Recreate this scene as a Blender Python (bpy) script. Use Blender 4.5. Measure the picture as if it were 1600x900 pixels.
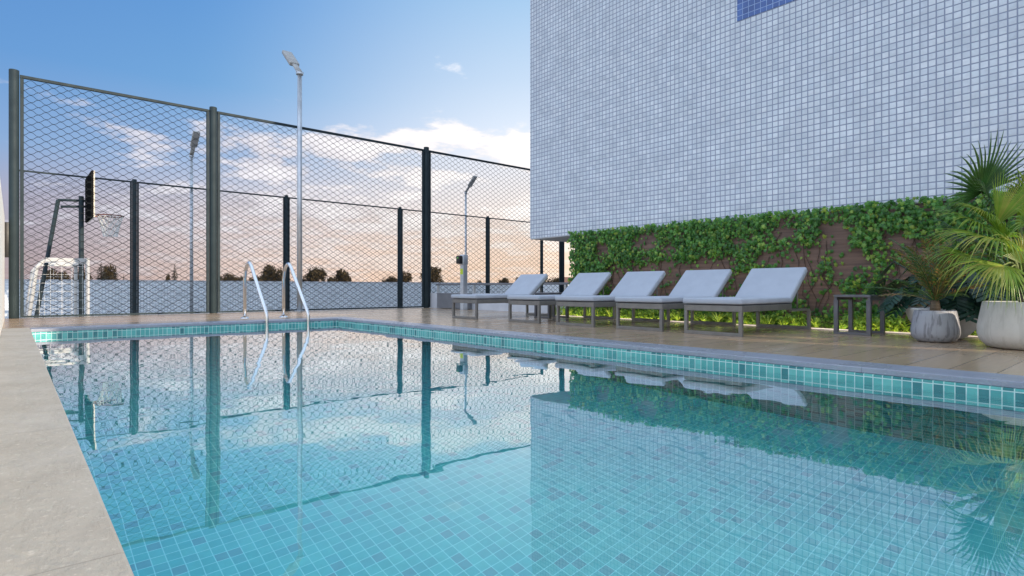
import bpy, bmesh, math, random
from mathutils import Vector, Matrix, Quaternion, noise
R = math.radians
for o in list(bpy.data.objects): bpy.data.objects.remove(o)
scene = bpy.context.scene
COL = scene.collection
U = 0.45                      # one design unit (eye height over the deck) in metres
YAW = math.atan(780 / 900); S, C = math.sin(YAW), math.cos(YAW)

# ------------------------------------------------------------------ camera, sky, sun, exposure
cam = bpy.data.cameras.new('camera'); co = bpy.data.objects.new('camera', cam); COL.objects.link(co)
cam.sensor_width = 36; cam.lens = 36 * 900 / 1600
cam.clip_start = 0.01; cam.clip_end = 5000
co.location = (0, 0, U); co.rotation_euler = (R(90), 0, -YAW)
scene.camera = co

SUN_EL = 18.0
TR = Vector((-.30, .954)).normalized()          # the way the sunlight travels over the ground
sd = bpy.data.lights.new('sun', 'SUN'); so = bpy.data.objects.new('sun', sd); COL.objects.link(so)
sd.energy = 3.8; sd.cycles.use_multiple_importance_sampling = False; sd.angle = R(0.6); sd.color = (1.0, .84, .66)
so.rotation_euler = Vector((TR.x * math.cos(R(SUN_EL)), TR.y * math.cos(R(SUN_EL)), -math.sin(R(SUN_EL)))).to_track_quat('-Z', 'Y').to_euler()
so.location = (0, -20, 20)

def sl(*c):                                    # sRGB 0..255 to linear
    return tuple(((v / 255) / 12.92 if v / 255 <= .04045 else ((v / 255 + .055) / 1.055) ** 2.4) for v in c) + (1,)

def build_world():
    w = bpy.data.worlds.new('World'); scene.world = w; w.use_nodes = True
    nt = w.node_tree; N = nt.nodes; L = nt.links
    N.clear()
    def nd(t, **k):
        n = N.new(t)
        for a, b in k.items(): setattr(n, a, b)
        return n
    def M(op, a, b=None, c=None, clamp=False):
        n = nd('ShaderNodeMath', operation=op, use_clamp=clamp)
        for i, v in enumerate((a, b, c)):
            if v is None: continue
            if isinstance(v, (int, float)): n.inputs[i].default_value = v
            else: L.new(v, n.inputs[i])
        return n.outputs[0]
    def ramp(f, pts):
        n = nd('ShaderNodeValToRGB'); L.new(f, n.inputs[0]); e = n.color_ramp.elements
        while len(e) < len(pts): e.new(0.5)
        for i, (p, c) in enumerate(pts): e[i].position = p; e[i].color = c
        return n.outputs[0]
    def mix(f, a, b, blend='MIX'):
        n = nd('ShaderNodeMix', data_type='RGBA', blend_type=blend)
        for s, v in ((0, f), (6, a), (7, b)):
            if isinstance(v, (int, float, tuple)): n.inputs[s].default_value = v
            else: L.new(v, n.inputs[s])
        return n.outputs[2]
    tc = nd('ShaderNodeTexCoord'); sep = nd('ShaderNodeSeparateXYZ'); L.new(tc.outputs['Generated'], sep.inputs[0])
    x, y, z = sep.outputs
    h = M('SQRT', M('ADD', M('MULTIPLY', x, x), M('MULTIPLY', y, y)))
    ax = M('DIVIDE', x, M('MAXIMUM', h, .001)); ay = M('DIVIDE', y, M('MAXIMUM', h, .001))
    e = M('MULTIPLY', z, 1.0)
    left = ramp(e, [(0, sl(136, 118, 124)), (.05, sl(136, 124, 138)), (.12, sl(138, 136, 158)), (.19, sl(112, 142, 182)), (.30, sl(84, 130, 182)), (.42, sl(76, 122, 178)), (1, sl(70, 116, 178))])
    midc = ramp(e, [(0, sl(212, 186, 174)), (.05, sl(208, 188, 182)), (.12, sl(202, 192, 194)), (.20, sl(140, 162, 194)), (.30, sl(100, 146, 190)), (.42, sl(84, 134, 188)), (1, sl(70, 116, 178))])
    right = ramp(e, [(0, sl(230, 196, 168)), (.06, sl(232, 206, 186)), (.14, sl(222, 212, 207)), (.24, sl(208, 214, 224)), (.34, sl(178, 196, 216)), (.45, sl(148, 180, 210)), (1, sl(80, 126, 186))])
    m1 = nd('ShaderNodeMapRange', interpolation_type='SMOOTHSTEP'); L.new(ax, m1.inputs[0]); m1.inputs[1].default_value = -.12; m1.inputs[2].default_value = .40
    m2 = nd('ShaderNodeMapRange', interpolation_type='SMOOTHSTEP'); L.new(ax, m2.inputs[0]); m2.inputs[1].default_value = .18; m2.inputs[2].default_value = .74
    grad = mix(m2.outputs[0], mix(m1.outputs[0], left, midc), right)
    # clouds, laid on a flat layer overhead
    zc = M('ADD', M('MAXIMUM', z, 0), .12)
    cv = nd('ShaderNodeCombineXYZ'); L.new(M('DIVIDE', x, zc), cv.inputs[0]); L.new(M('DIVIDE', y, zc), cv.inputs[1])
    def fbm(scale, detail, rough, off):
        mp = nd('ShaderNodeMapping'); L.new(cv.outputs[0], mp.inputs[0]); mp.inputs[1].default_value = off; mp.inputs[3].default_value = (scale, scale, scale)
        n = nd('ShaderNodeTexNoise'); L.new(mp.outputs[0], n.inputs[0]); n.inputs['Scale'].default_value = 1; n.inputs['Detail'].default_value = detail; n.inputs['Roughness'].default_value = rough
        return n.outputs[0]
    big = fbm(.80, 3, .5, (1.4, 3.2, 0)); det = fbm(2.5, 9, .60, (12.1, 3.3, 5))
    cl = M('ADD', M('MULTIPLY', big, .50), M('MULTIPLY', det, .90))
    # more cloud low down, none high up
    band = nd('ShaderNodeMapRange', interpolation_type='SMOOTHSTEP'); L.new(z, band.inputs[0]); band.inputs[1].default_value = .33; band.inputs[2].default_value = .21
    side = nd('ShaderNodeMapRange', interpolation_type='SMOOTHSTEP'); L.new(ax, side.inputs[0]); side.inputs[1].default_value = -.05; side.inputs[2].default_value = .45
    cl2 = M('ADD', M('SUBTRACT', cl, .535), M('ADD', M('MULTIPLY', band.outputs[0], .215), M('ADD', M('MULTIPLY', side.outputs[0], .075), .02)))
    cm = nd('ShaderNodeMapRange', interpolation_type='SMOOTHSTEP'); L.new(cl2, cm.inputs[0]); cm.inputs[1].default_value = .41; cm.inputs[2].default_value = .53
    low = nd('ShaderNodeMapRange', interpolation_type='SMOOTHSTEP'); L.new(z, low.inputs[0]); low.inputs[1].default_value = .03; low.inputs[2].default_value = .14
    cmask = M('MULTIPLY', cm.outputs[0], M('ADD', M('MULTIPLY', low.outputs[0], .58), .34))
    shade = nd('ShaderNodeMapRange'); L.new(det, shade.inputs[0]); shade.inputs[1].default_value = .38; shade.inputs[2].default_value = .66
    cdark = mix(m2.outputs[0], mix(m1.outputs[0], sl(146, 142, 156), sl(178, 172, 182)), sl(222, 212, 206))
    clite = mix(m2.outputs[0], mix(m1.outputs[0], sl(184, 184, 198), sl(226, 222, 226)), sl(244, 238, 234))
    sky = mix(cmask, grad, mix(shade.outputs[0], cdark, clite))
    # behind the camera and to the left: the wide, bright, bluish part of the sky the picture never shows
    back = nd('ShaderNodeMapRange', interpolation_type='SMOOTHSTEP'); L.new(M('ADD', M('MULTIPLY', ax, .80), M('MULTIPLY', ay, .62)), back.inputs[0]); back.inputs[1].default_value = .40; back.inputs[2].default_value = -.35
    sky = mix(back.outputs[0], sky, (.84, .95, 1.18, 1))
    zen = nd('ShaderNodeMapRange', interpolation_type='SMOOTHSTEP'); L.new(z, zen.inputs[0]); zen.inputs[1].default_value = .5; zen.inputs[2].default_value = .8
    sky = mix(zen.outputs[0], sky, (.66, .82, 1.06, 1))
    gnd = nd('ShaderNodeMapRange'); L.new(z, gnd.inputs[0]); gnd.inputs[1].default_value = -.004; gnd.inputs[2].default_value = -.03
    sky = mix(gnd.outputs[0], sky, (.16, .15, .15, 1))
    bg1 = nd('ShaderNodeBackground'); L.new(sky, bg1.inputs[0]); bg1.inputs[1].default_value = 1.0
    ni = nd('ShaderNodeTexSky', sky_type='NISHITA', sun_disc=False); ni.sun_elevation = R(SUN_EL); ni.sun_rotation = math.atan2(-TR.x, -TR.y)
    bg2 = nd('ShaderNodeBackground'); L.new(ni.outputs[0], bg2.inputs[0]); bg2.inputs[1].default_value = 0.05
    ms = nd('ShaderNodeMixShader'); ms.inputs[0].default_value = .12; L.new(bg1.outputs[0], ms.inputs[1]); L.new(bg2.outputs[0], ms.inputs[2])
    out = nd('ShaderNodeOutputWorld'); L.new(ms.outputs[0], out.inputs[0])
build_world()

vs = scene.view_settings
vs.view_transform = 'Standard'; vs.look = 'None'; vs.exposure = 0.62; vs.gamma = 1; vs.use_curve_mapping = False
cy = scene.cycles
cy.max_bounces = 10; cy.diffuse_bounces = 4; cy.glossy_bounces = 5; cy.transmission_bounces = 8; cy.transparent_max_bounces = 8
cy.sample_clamp_indirect = 6; cy.blur_glossy = .3
cy.use_denoising = True
try: cy.denoiser = 'OPENIMAGEDENOISE'; cy.denoising_prefilter = 'ACCURATE'
except Exception: pass
rnd = random.Random(7)

# ------------------------------------------------------------------ materials
class NT:
    def __init__(s, name):
        s.m = bpy.data.materials.new(name); s.m.use_nodes = True
        s.t = s.m.node_tree; s.b = s.t.nodes['Principled BSDF']
    def n(s, t, **k):
        n = s.t.nodes.new(t)
        for a, b in k.items(): setattr(n, a, b)
        return n
    def l(s, a, b): s.t.links.new(a, b)
    def put(s, sock, v):
        if isinstance(v, (int, float, tuple)): sock.default_value = v
        else: s.l(v, sock)
    def math(s, op, a, b=None, c=None, clamp=False):
        n = s.n('ShaderNodeMath', operation=op, use_clamp=clamp)
        for i, v in enumerate((a, b, c)):
            if v is not None: s.put(n.inputs[i], v)
        return n.outputs[0]
    def mix(s, f, a, b, blend='MIX'):
        n = s.n('ShaderNodeMix', data_type='RGBA', blend_type=blend)
        s.put(n.inputs[0], f); s.put(n.inputs[6], a); s.put(n.inputs[7], b); return n.outputs[2]
    def noise(s, vec, scale, detail=4, rough=.55, stretch=None):
        if stretch:
            mp = s.n('ShaderNodeMapping'); s.l(vec, mp.inputs[0]); mp.inputs[3].default_value = stretch; vec = mp.outputs[0]
        n = s.n('ShaderNodeTexNoise'); s.l(vec, n.inputs[0]); n.inputs['Scale'].default_value = scale
        n.inputs['Detail'].default_value = detail; n.inputs['Roughness'].default_value = rough
        return n.outputs[0]
    def rng(s, v, a, b, c=0., d=1., smooth=True):
        n = s.n('ShaderNodeMapRange', interpolation_type='SMOOTHSTEP' if smooth else 'LINEAR')
        s.put(n.inputs[0], v)
        for i, q in enumerate((a, b, c, d)): n.inputs[i + 1].default_value = q
        return n.outputs[0]
    def bump(s, hgt, strength, dist, normal=None):
        n = s.n('ShaderNodeBump'); n.inputs['Strength'].default_value = strength; n.inputs['Distance'].default_value = dist
        s.l(hgt, n.inputs['Height'])
        if normal is not None: s.l(normal, n.inputs['Normal'])
        return n.outputs[0]
    def obj(s): return s.n('ShaderNodeTexCoord').outputs['Object']
    def uv(s): return s.n('ShaderNodeTexCoord').outputs['UV']

def g4(c): return tuple(c) + (1,) if len(c) == 3 else tuple(c)
def pm(name, c1, c2=None, scale=6., rough=.5, metal=0., bump=0., bscale=None, spec=.5, stretch=None, r2=None, sheen=0, sub=0):
    t = NT(name); c1 = g4(c1); c2 = g4(c2) if c2 else tuple(v * .78 for v in c1[:3]) + (1,)
    o = t.obj(); f = t.rng(t.noise(o, scale, 5, .6, stretch), .3, .7)
    t.l(t.mix(f, c1, c2), t.b.inputs['Base Color'])
    t.l(t.rng(f, 0, 1, rough, r2 if r2 is not None else rough * 1.15, False), t.b.inputs['Roughness'])
    t.b.inputs['Metallic'].default_value = metal; t.b.inputs['Specular IOR Level'].default_value = spec
    if sheen: t.b.inputs['Sheen Weight'].default_value = sheen
    if bump: t.l(t.bump(t.noise(o, bscale or scale * 6, 6, .6, stretch), bump, .004), t.b.inputs['Normal'])
    return t.m

def tile_mat(name, pitch, colors, grout, gw=.06, rough=.25, spec=.5, bump=.35, soft=.03, off=(0, 0), mottle=.12, uvs=None):
    """square mosaic tiles from box projected UVs (UV unit = one design unit)"""
    t = NT(name)
    v = t.n('ShaderNodeVectorMath', operation='MULTIPLY_ADD'); t.l(t.uv(), v.inputs[0])
    px, py = (pitch, pitch) if not isinstance(pitch, tuple) else pitch
    v.inputs[1].default_value = (1 / px, 1 / py, 0); v.inputs[2].default_value = (off[0], off[1], 0)
    fl = t.n('ShaderNodeVectorMath', operation='FLOOR'); t.l(v.outputs[0], fl.inputs[0])
    fr = t.n('ShaderNodeVectorMath', operation='FRACTION'); t.l(v.outputs[0], fr.inputs[0])
    sp = t.n('ShaderNodeSeparateXYZ'); t.l(fr.outputs[0], sp.inputs[0])
    dx = t.math('SUBTRACT', .5, t.math('ABSOLUTE', t.math('SUBTRACT', sp.outputs[0], .5)))
    dy = t.math('SUBTRACT', .5, t.math('ABSOLUTE', t.math('SUBTRACT', sp.outputs[1], .5)))
    d = t.math('MINIMUM', dx, dy)
    mask = t.rng(d, gw - soft, gw + soft)
    wn = t.n('ShaderNodeTexWhiteNoise', noise_dimensions='3D'); t.l(fl.outputs[0], wn.inputs['Vector'])
    rp = t.n('ShaderNodeValToRGB'); rp.color_ramp.interpolation = 'CONSTANT'; t.l(wn.outputs['Value'], rp.inputs[0])
    e = rp.color_ramp.elements
    while len(e) < len(colors): e.new(.5)
    for i, (p, c) in enumerate(colors): e[i].position = p; e[i].color = g4(c)
    big = t.noise(t.uv(), 1.3, 4, .6)
    sm = t.noise(t.uv(), 9, 5, .6)
    k = t.math('ADD', t.rng(big, .3, .7, 1 - mottle, 1 + mottle * .4), t.rng(sm, .3, .7, -.05, .05))
    kc = t.n('ShaderNodeCombineColor')
    for i in range(3): t.l(k, kc.inputs[i])
    colr = t.mix(1., rp.outputs[0], kc.outputs[0], 'MULTIPLY')
    t.l(t.mix(mask, g4(grout), colr), t.b.inputs['Base Color'])
    t.l(t.rng(mask, 0, 1, .75, rough, False), t.b.inputs['Roughness'])
    t.b.inputs['Specular IOR Level'].default_value = spec
    # each tile is set a touch out of true, its face slightly pillowed
    hgt = t.math('ADD', mask, t.math('MULTIPLY', t.noise(t.uv(), 14, 3, .5), .25))
    t.l(t.bump(hgt, bump, .004), t.b.inputs['Normal'])
    return t.m

def plank_mat(name, w, ln, cols, rough=.3):
    t = NT(name)
    sp = t.n('ShaderNodeSeparateXYZ'); t.l(t.uv(), sp.inputs[0])
    v = t.math('DIVIDE', sp.outputs[1], w); row = t.math('FLOOR', v); fv = t.math('FRACT', v)
    u = t.math('ADD', t.math('DIVIDE', sp.outputs[0], ln), t.math('FRACT', t.math('MULTIPLY', row, .3819)))
    cu = t.math('FLOOR', u); fu = t.math('FRACT', u)
    cb = t.n('ShaderNodeCombineXYZ'); t.l(row, cb.inputs[0]); t.l(cu, cb.inputs[1])
    wn = t.n('ShaderNodeTexWhiteNoise', noise_dimensions='3D'); t.l(cb.outputs[0], wn.inputs['Vector'])
    # grain shifted per plank
    ad = t.n('ShaderNodeVectorMath', operation='ADD'); t.l(t.uv(), ad.inputs[0])
    scl = t.n('ShaderNodeVectorMath', operation='SCALE'); t.l(wn.outputs['Color'], scl.inputs[0]); scl.inputs['Scale'].default_value = 40; t.l(scl.outputs[0], ad.inputs[1])
    gr = t.noise(ad.outputs[0], 5, 7, .62, (.28, 4.5, 1)); gr2 = t.noise(ad.outputs[0], 1.1, 3, .5, (.5, 1.6, 1))
    f = t.math('ADD', t.math('MULTIPLY', t.rng(gr, .3, .7), .55), t.math('MULTIPLY', t.rng(gr2, .3, .7), .45))
    c = t.mix(f, g4(cols[0]), g4(cols[1]))
    c = t.mix(t.math('MULTIPLY', wn.outputs['Value'], .55), c, g4(cols[2]))
    dv = t.math('MULTIPLY', t.math('SUBTRACT', .5, t.math('ABSOLUTE', t.math('SUBTRACT', fv, .5))), w)
    du = t.math('MULTIPLY', t.math('SUBTRACT', .5, t.math('ABSOLUTE', t.math('SUBTRACT', fu, .5))), ln)
    seam = t.rng(t.math('MINIMUM', du, dv), .003, .010)
    t.l(t.mix(seam, g4(cols[3]), c), t.b.inputs['Base Color'])
    t.l(t.rng(gr2, .25, .75, rough * .75, rough * 1.35), t.b.inputs['Roughness'])
    t.b.inputs['Specular IOR Level'].default_value = .5
    t.l(t.bump(t.math('ADD', seam, t.math('MULTIPLY', gr, .12)), .25, .003), t.b.inputs['Normal'])
    return t.m

def leaf_mat(name, cols, rough=.45, trans=.25, spec=.4):
    """leaf colour varies per leaf (mesh island)"""
    t = NT(name)
    gi = t.n('ShaderNodeNewGeometry')
    rp = t.n('ShaderNodeValToRGB'); t.l(gi.outputs['Random Per Island'], rp.inputs[0]); e = rp.color_ramp.elements
    while len(e) < len(cols): e.new(.5)
    for i, (p, c) in enumerate(cols): e[i].position = p; e[i].color = g4(c)
    n = t.rng(t.noise(t.obj(), 9, 3), .3, .7, .75, 1.15)
    cc = t.n('ShaderNodeCombineColor')
    for i in range(3): t.l(n, cc.inputs[i])
    c = t.mix(1., rp.outputs[0], cc.outputs[0], 'MULTIPLY')
    t.l(c, t.b.inputs['Base Color']); t.b.inputs['Roughness'].default_value = rough; t.b.inputs['Specular IOR Level'].default_value = spec
    tr = t.n('ShaderNodeBsdfTranslucent'); t.l(t.mix(1., c, (1.6, 1.7, .7, 1), 'MULTIPLY'), tr.inputs[0])
    ms = t.n('ShaderNodeMixShader'); ms.inputs[0].default_value = trans
    t.l(t.b.outputs[0], ms.inputs[1]); t.l(tr.outputs[0], ms.inputs[2]); t.l(ms.outputs[0], t.t.nodes['Material Output'].inputs[0])
    return t.m

def water_mat():
    t = NT('pool water'); t.t.nodes.remove(t.b)
    o = t.obj()
    a = t.noise(o, 1.15, 2, .45); c = t.noise(o, 3.6, 2, .5)
    nrm = t.bump(t.math('ADD', t.math('MULTIPLY', a, 1.0), t.math('MULTIPLY', c, .22)), 1.0, .0036)
    gl = t.n('ShaderNodeBsdfGlass'); gl.inputs['Color'].default_value = (.93, .99, 1, 1); gl.inputs['Roughness'].default_value = 0; gl.inputs['IOR'].default_value = 1.33; t.l(nrm, gl.inputs['Normal'])
    gs = t.n('ShaderNodeBsdfGlossy'); gs.inputs['Color'].default_value = (1, 1, 1, 1); gs.inputs['Roughness'].default_value = 0; t.l(nrm, gs.inputs['Normal'])
    fr = t.n('ShaderNodeFresnel'); fr.inputs['IOR'].default_value = 1.58; t.l(nrm, fr.inputs['Normal'])
    gi = t.n('ShaderNodeNewGeometry')
    f = t.math('MULTIPLY', fr.outputs[0], t.math('SUBTRACT', 1.0, gi.outputs['Backfacing']))
    ms = t.n('ShaderNodeMixShader'); t.l(f, ms.inputs[0]); t.l(gl.outputs[0], ms.inputs[1]); t.l(gs.outputs[0], ms.inputs[2])
    t.l(ms.outputs[0], t.t.nodes['Material Output'].inputs[0])
    return t.m

def stone_mat(name, c1, c2, speck, rough=.4, joint=2.6, rough_bump=.35):
    t = NT(name); o = t.obj()
    sp = t.n('ShaderNodeSeparateXYZ'); t.l(o, sp.inputs[0])
    big = t.rng(t.noise(o, 2.2, 5, .6), .3, .7); fine = t.noise(o, 60, 4, .7); med = t.rng(t.noise(o, 14, 5, .65, (1, .35, 1)), .35, .75)
    c = t.mix(big, g4(c1), g4(c2)); c = t.mix(t.math('MULTIPLY', med, .55), c, g4(tuple(v * .72 for v in c1)))
    c = t.mix(t.rng(fine, .56, .70, 0, .55), c, g4(speck))
    yj = t.math('FRACT', t.math('DIVIDE', sp.outputs[1], joint * U))
    d = t.math('MULTIPLY', t.math('SUBTRACT', .5, t.math('ABSOLUTE', t.math('SUBTRACT', yj, .5))), joint * U)
    j = t.rng(d, .0012, .0032)
    t.l(t.mix(j, g4(tuple(v * .66 for v in c1)), c), t.b.inputs['Base Color'])
    t.l(t.rng(big, 0, 1, rough * .8, rough * 1.3), t.b.inputs['Roughness'])
    t.l(t.bump(t.math('ADD', t.math('MULTIPLY', fine, .5), med), rough_bump, .003), t.b.inputs['Normal'])
    return t.m

def pot_mat(name, c1, stain, amount):
    """concrete glaze with stains that run down from the rim"""
    t = NT(name); o = t.obj()
    streak = t.noise(o, 42, 3, .55, (1, 1, .05)); blot = t.noise(o, 8, 6, .65)
    f = t.math('MULTIPLY', t.rng(streak, .48, .62), amount)
    c = t.mix(t.math('MULTIPLY', t.rng(blot, .4, .7), .35), g4(c1), g4(tuple(v * .7 for v in c1)))
    t.l(t.mix(f, c, g4(stain)), t.b.inputs['Base Color']); t.b.inputs['Roughness'].default_value = .55
    t.l(t.bump(t.noise(o, 40, 5, .6, (1, 1, 3)), .3, .004), t.b.inputs['Normal'])
    return t.m

def glow(name, c, k):
    t = NT(name); t.b.inputs['Base Color'].default_value = g4(c); t.b.inputs['Emission Color'].default_value = g4(c); t.b.inputs['Emission Strength'].default_value = k
    return t.m

P_M = .154
WHT = [(0, (.565, .61, .66)), (.3, (.60, .645, .69)), (.6, (.635, .675, .715)), (.84, (.67, .705, .74)), (.95, (.54, .59, .645))]
M_ = dict(
    mosaic=tile_mat('white mosaic cladding', P_M, WHT, (.25, .285, .37), .085, .3, .5, .5, .035, mottle=.10),
    parapet=tile_mat('pale blue mosaic', .2, [(0, (.80, .84, .86)), (.4, (.84, .87, .89)), (.75, (.88, .90, .91))], (.50, .56, .62), .10, .35, .5, .4, .05),
    blue=tile_mat('cobalt mosaic', .172, [(0, (.050, .115, .33)), (.35, (.06, .135, .37)), (.7, (.045, .10, .29))], (.28, .38, .60), .05, .2, .5, .4, .03),
    pool=tile_mat('pool floor mosaic', .106, [(0, (.080, .51, .565)), (.3, (.095, .55, .60)), (.6, (.11, .58, .62)), (.80, (.09, .48, .555)), (.90, (.105, .40, .49))], (.30, .80, .86), .034, .3, .4, .2, .02, mottle=.05),
    poolwall=tile_mat('pool wall mosaic', .103, [(0, (.095, .40, .385)), (.25, (.12, .45, .43)), (.48, (.15, .50, .47)), (.66, (.08, .34, .34)), (.82, (.045, .22, .24))], (.58, .74, .71), .050, .2, .5, .25, .025, off=(0, .07), mottle=.05),
    deck=plank_mat('wood look decking', .46, 3.1, [(.44, .315, .205), (.34, .24, .155), (.46, .35, .24), (.14, .10, .075)], .21),
    coping=stone_mat('grey granite coping', (.33, .35, .41), (.27, .29, .36), (.46, .47, .50), .28),
    lcoping=stone_mat('sandy stone coping', (.42, .395, .345), (.335, .315, .28), (.56, .53, .48), .6, rough_bump=1.),
    plaster=pm('white render', (.86, .84, .78), (.82, .80, .74), 3, .75, bump=.2, bscale=40),
    plaster_grey=pm('pale grey render', (.60, .62, .66), (.52, .54, .58), 3, .7, bump=.2, bscale=40),
    panelgrey=pm('grey metal panel', (.20, .205, .22), (.17, .175, .19), 4, .45, .3),
    fence=pm('dark green grey paint', (.021, .036, .042), (.016, .028, .034), 5, .6, 0, .1, 60, .25),
    wire=pm('dark coated wire', (.018, .023, .027), (.014, .018, .021), 5, .7, spec=.2),
    galv=pm('galvanised steel', (.62, .65, .68), (.50, .53, .56), 9, .38, .75, .1, 60),
    lamphead=pm('grey lamp housing', (.42, .41, .38), (.34, .33, .31), 9, .5, .2),
    lens=pm('frosted lamp lens', (.34, .33, .31), (.28, .27, .26), 9, .25),
    chrome=pm('polished stainless steel', (.78, .79, .80), (.72, .73, .75), 5, .14, 1., r2=.2),
    goal=pm('white goal paint', (.50, .50, .48), (.43, .43, .415), 6, .45),
    net=pm('white net cord', (.80, .80, .78), (.72, .72, .70), 9, .8),
    court=pm('pale court concrete', (.42, .42, .41), (.36, .36, .355), 3, .8),
    board_back=pm('black backboard back', (.014, .014, .014), (.009, .009, .009), 4, 1., spec=0.),
    board_front=pm('pale backboard face', (.62, .57, .46), (.55, .50, .40), 4, .5),
    rim=pm('rusty red rim', (.20, .07, .05), (.12, .05, .04), 12, .5),
    frame=pm('bronze grey aluminium', (.235, .225, .21), (.19, .18, .17), 8, .42, .35, .06, 70),
    table=pm('dark grey aluminium', (.15, .15, .165), (.115, .115, .128), 8, .45, .35, .06, 70),
    cushion=pm('pale grey outdoor fabric', (.43, .47, .53), (.395, .43, .49), 5, .85, 0, .35, 190, .2, sheen=.15),
    seam=pm('dark seam cloth', (.10, .105, .12), (.08, .085, .10), 5, .9),
    soil=pm('dark soil', (.055, .042, .032), (.03, .022, .017), 14, .95, 0, .8, 40, .1),
    kerb=pm('pale stone kerb', (.72, .66, .58), (.64, .58, .50), 6, .6),
    wallboard=pm('weathered brown boards', (.20, .130, .098), (.115, .078, .066), 5, .7, 0, .5, 30, .3, (1, .25, 6)),
    dark=pm('black plastic', (.015, .015, .016), (.01, .01, .011), 8, .45),
    sticker=pm('yellow green sticker', (.55, .70, .04), (.48, .62, .03), 8, .5),
    led=pm('green indicator', (.20, .60, .10), (.16, .5, .08), 8, .4),
    ground=pm('dry ground', (.12, .11, .085), (.09, .085, .06), .05, .95),
    bark=pm('bark', (.09, .065, .05), (.055, .04, .03), 10, .9, 0, .6, 30, .2, (3, 3, .6)),
    fibre=pm('palm trunk fibre', (.17, .13, .09), (.10, .075, .05), 14, .9, 0, .8, 40, .2, (1, 1, 4)),
    pot_stained=pot_mat('streaked grey concrete', (.36, .365, .39), (.13, .125, .135), .6),
    pot_white=pot_mat('white glazed pot', (.70, .69, .67), (.60, .58, .55), .3),
    pot_cream=pot_mat('cream concrete', (.62, .59, .53), (.45, .42, .36), .4),
    ivy=leaf_mat('ivy leaves', [(0, (.030, .115, .022)), (.3, (.055, .19, .030)), (.62, (.090, .25, .038)), (.86, (.155, .33, .050)), (1, (.32, .42, .07))], .38, .22, .5),
    lime=leaf_mat('lime leaves', [(0, (.13, .27, .04)), (.5, (.22, .38, .06)), (1, (.36, .50, .10))], .45, .32),
    palm=leaf_mat('palm leaves', [(0, (.10, .22, .03)), (.5, (.17, .30, .04)), (1, (.30, .38, .06))], .36, .34, .5),
    palmgold=leaf_mat('palm leaves turning yellow', [(0, (.17, .30, .04)), (.6, (.27, .36, .055)), (.9, (.38, .36, .08)), (1, (.46, .32, .10))], .42, .36, .4),
    palmdark=leaf_mat('dark palm leaves', [(0, (.030, .085, .024)), (.6, (.050, .12, .03)), (1, (.08, .15, .04))], .36, .2, .5),
    cycad=leaf_mat('olive palm fronds', [(0, (.07, .10, .026)), (.4, (.14, .15, .04)), (.68, (.24, .17, .055)), (1, (.32, .15, .065))], .42, .2, .4),
    phil=leaf_mat('split leaves', [(0, (.012, .045, .032)), (.6, (.018, .062, .040)), (1, (.030, .085, .045))], .33, .12, .5),
    petiole=pm('leaf stalk', (.17, .22, .05), (.13, .17, .04), 9, .45),
    tree=leaf_mat('distant foliage', [(0, (.026, .020, .012)), (.5, (.045, .034, .018)), (1, (.075, .055, .028))], .8, .12, .1),
    conifer=leaf_mat('distant conifer', [(0, (.022, .022, .018)), (.5, (.034, .033, .025)), (1, (.048, .045, .034))], .8, .05, .1),
    housewall=pm('grey house wall', (.42, .42, .43), (.36, .36, .37), 2, .8),
    roof=pm('brown roof tiles', (.16, .085, .06), (.11, .06, .045), 4, .8),
    glass=pm('dark window glass', (.03, .035, .045), (.02, .025, .03), 4, .08),
    water=water_mat(), strip=glow('warm light tape', (1.0, .74, .44), 15.0), strip_cover=glow('strip cover', (1.0, .80, .64), .55),
)

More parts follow.
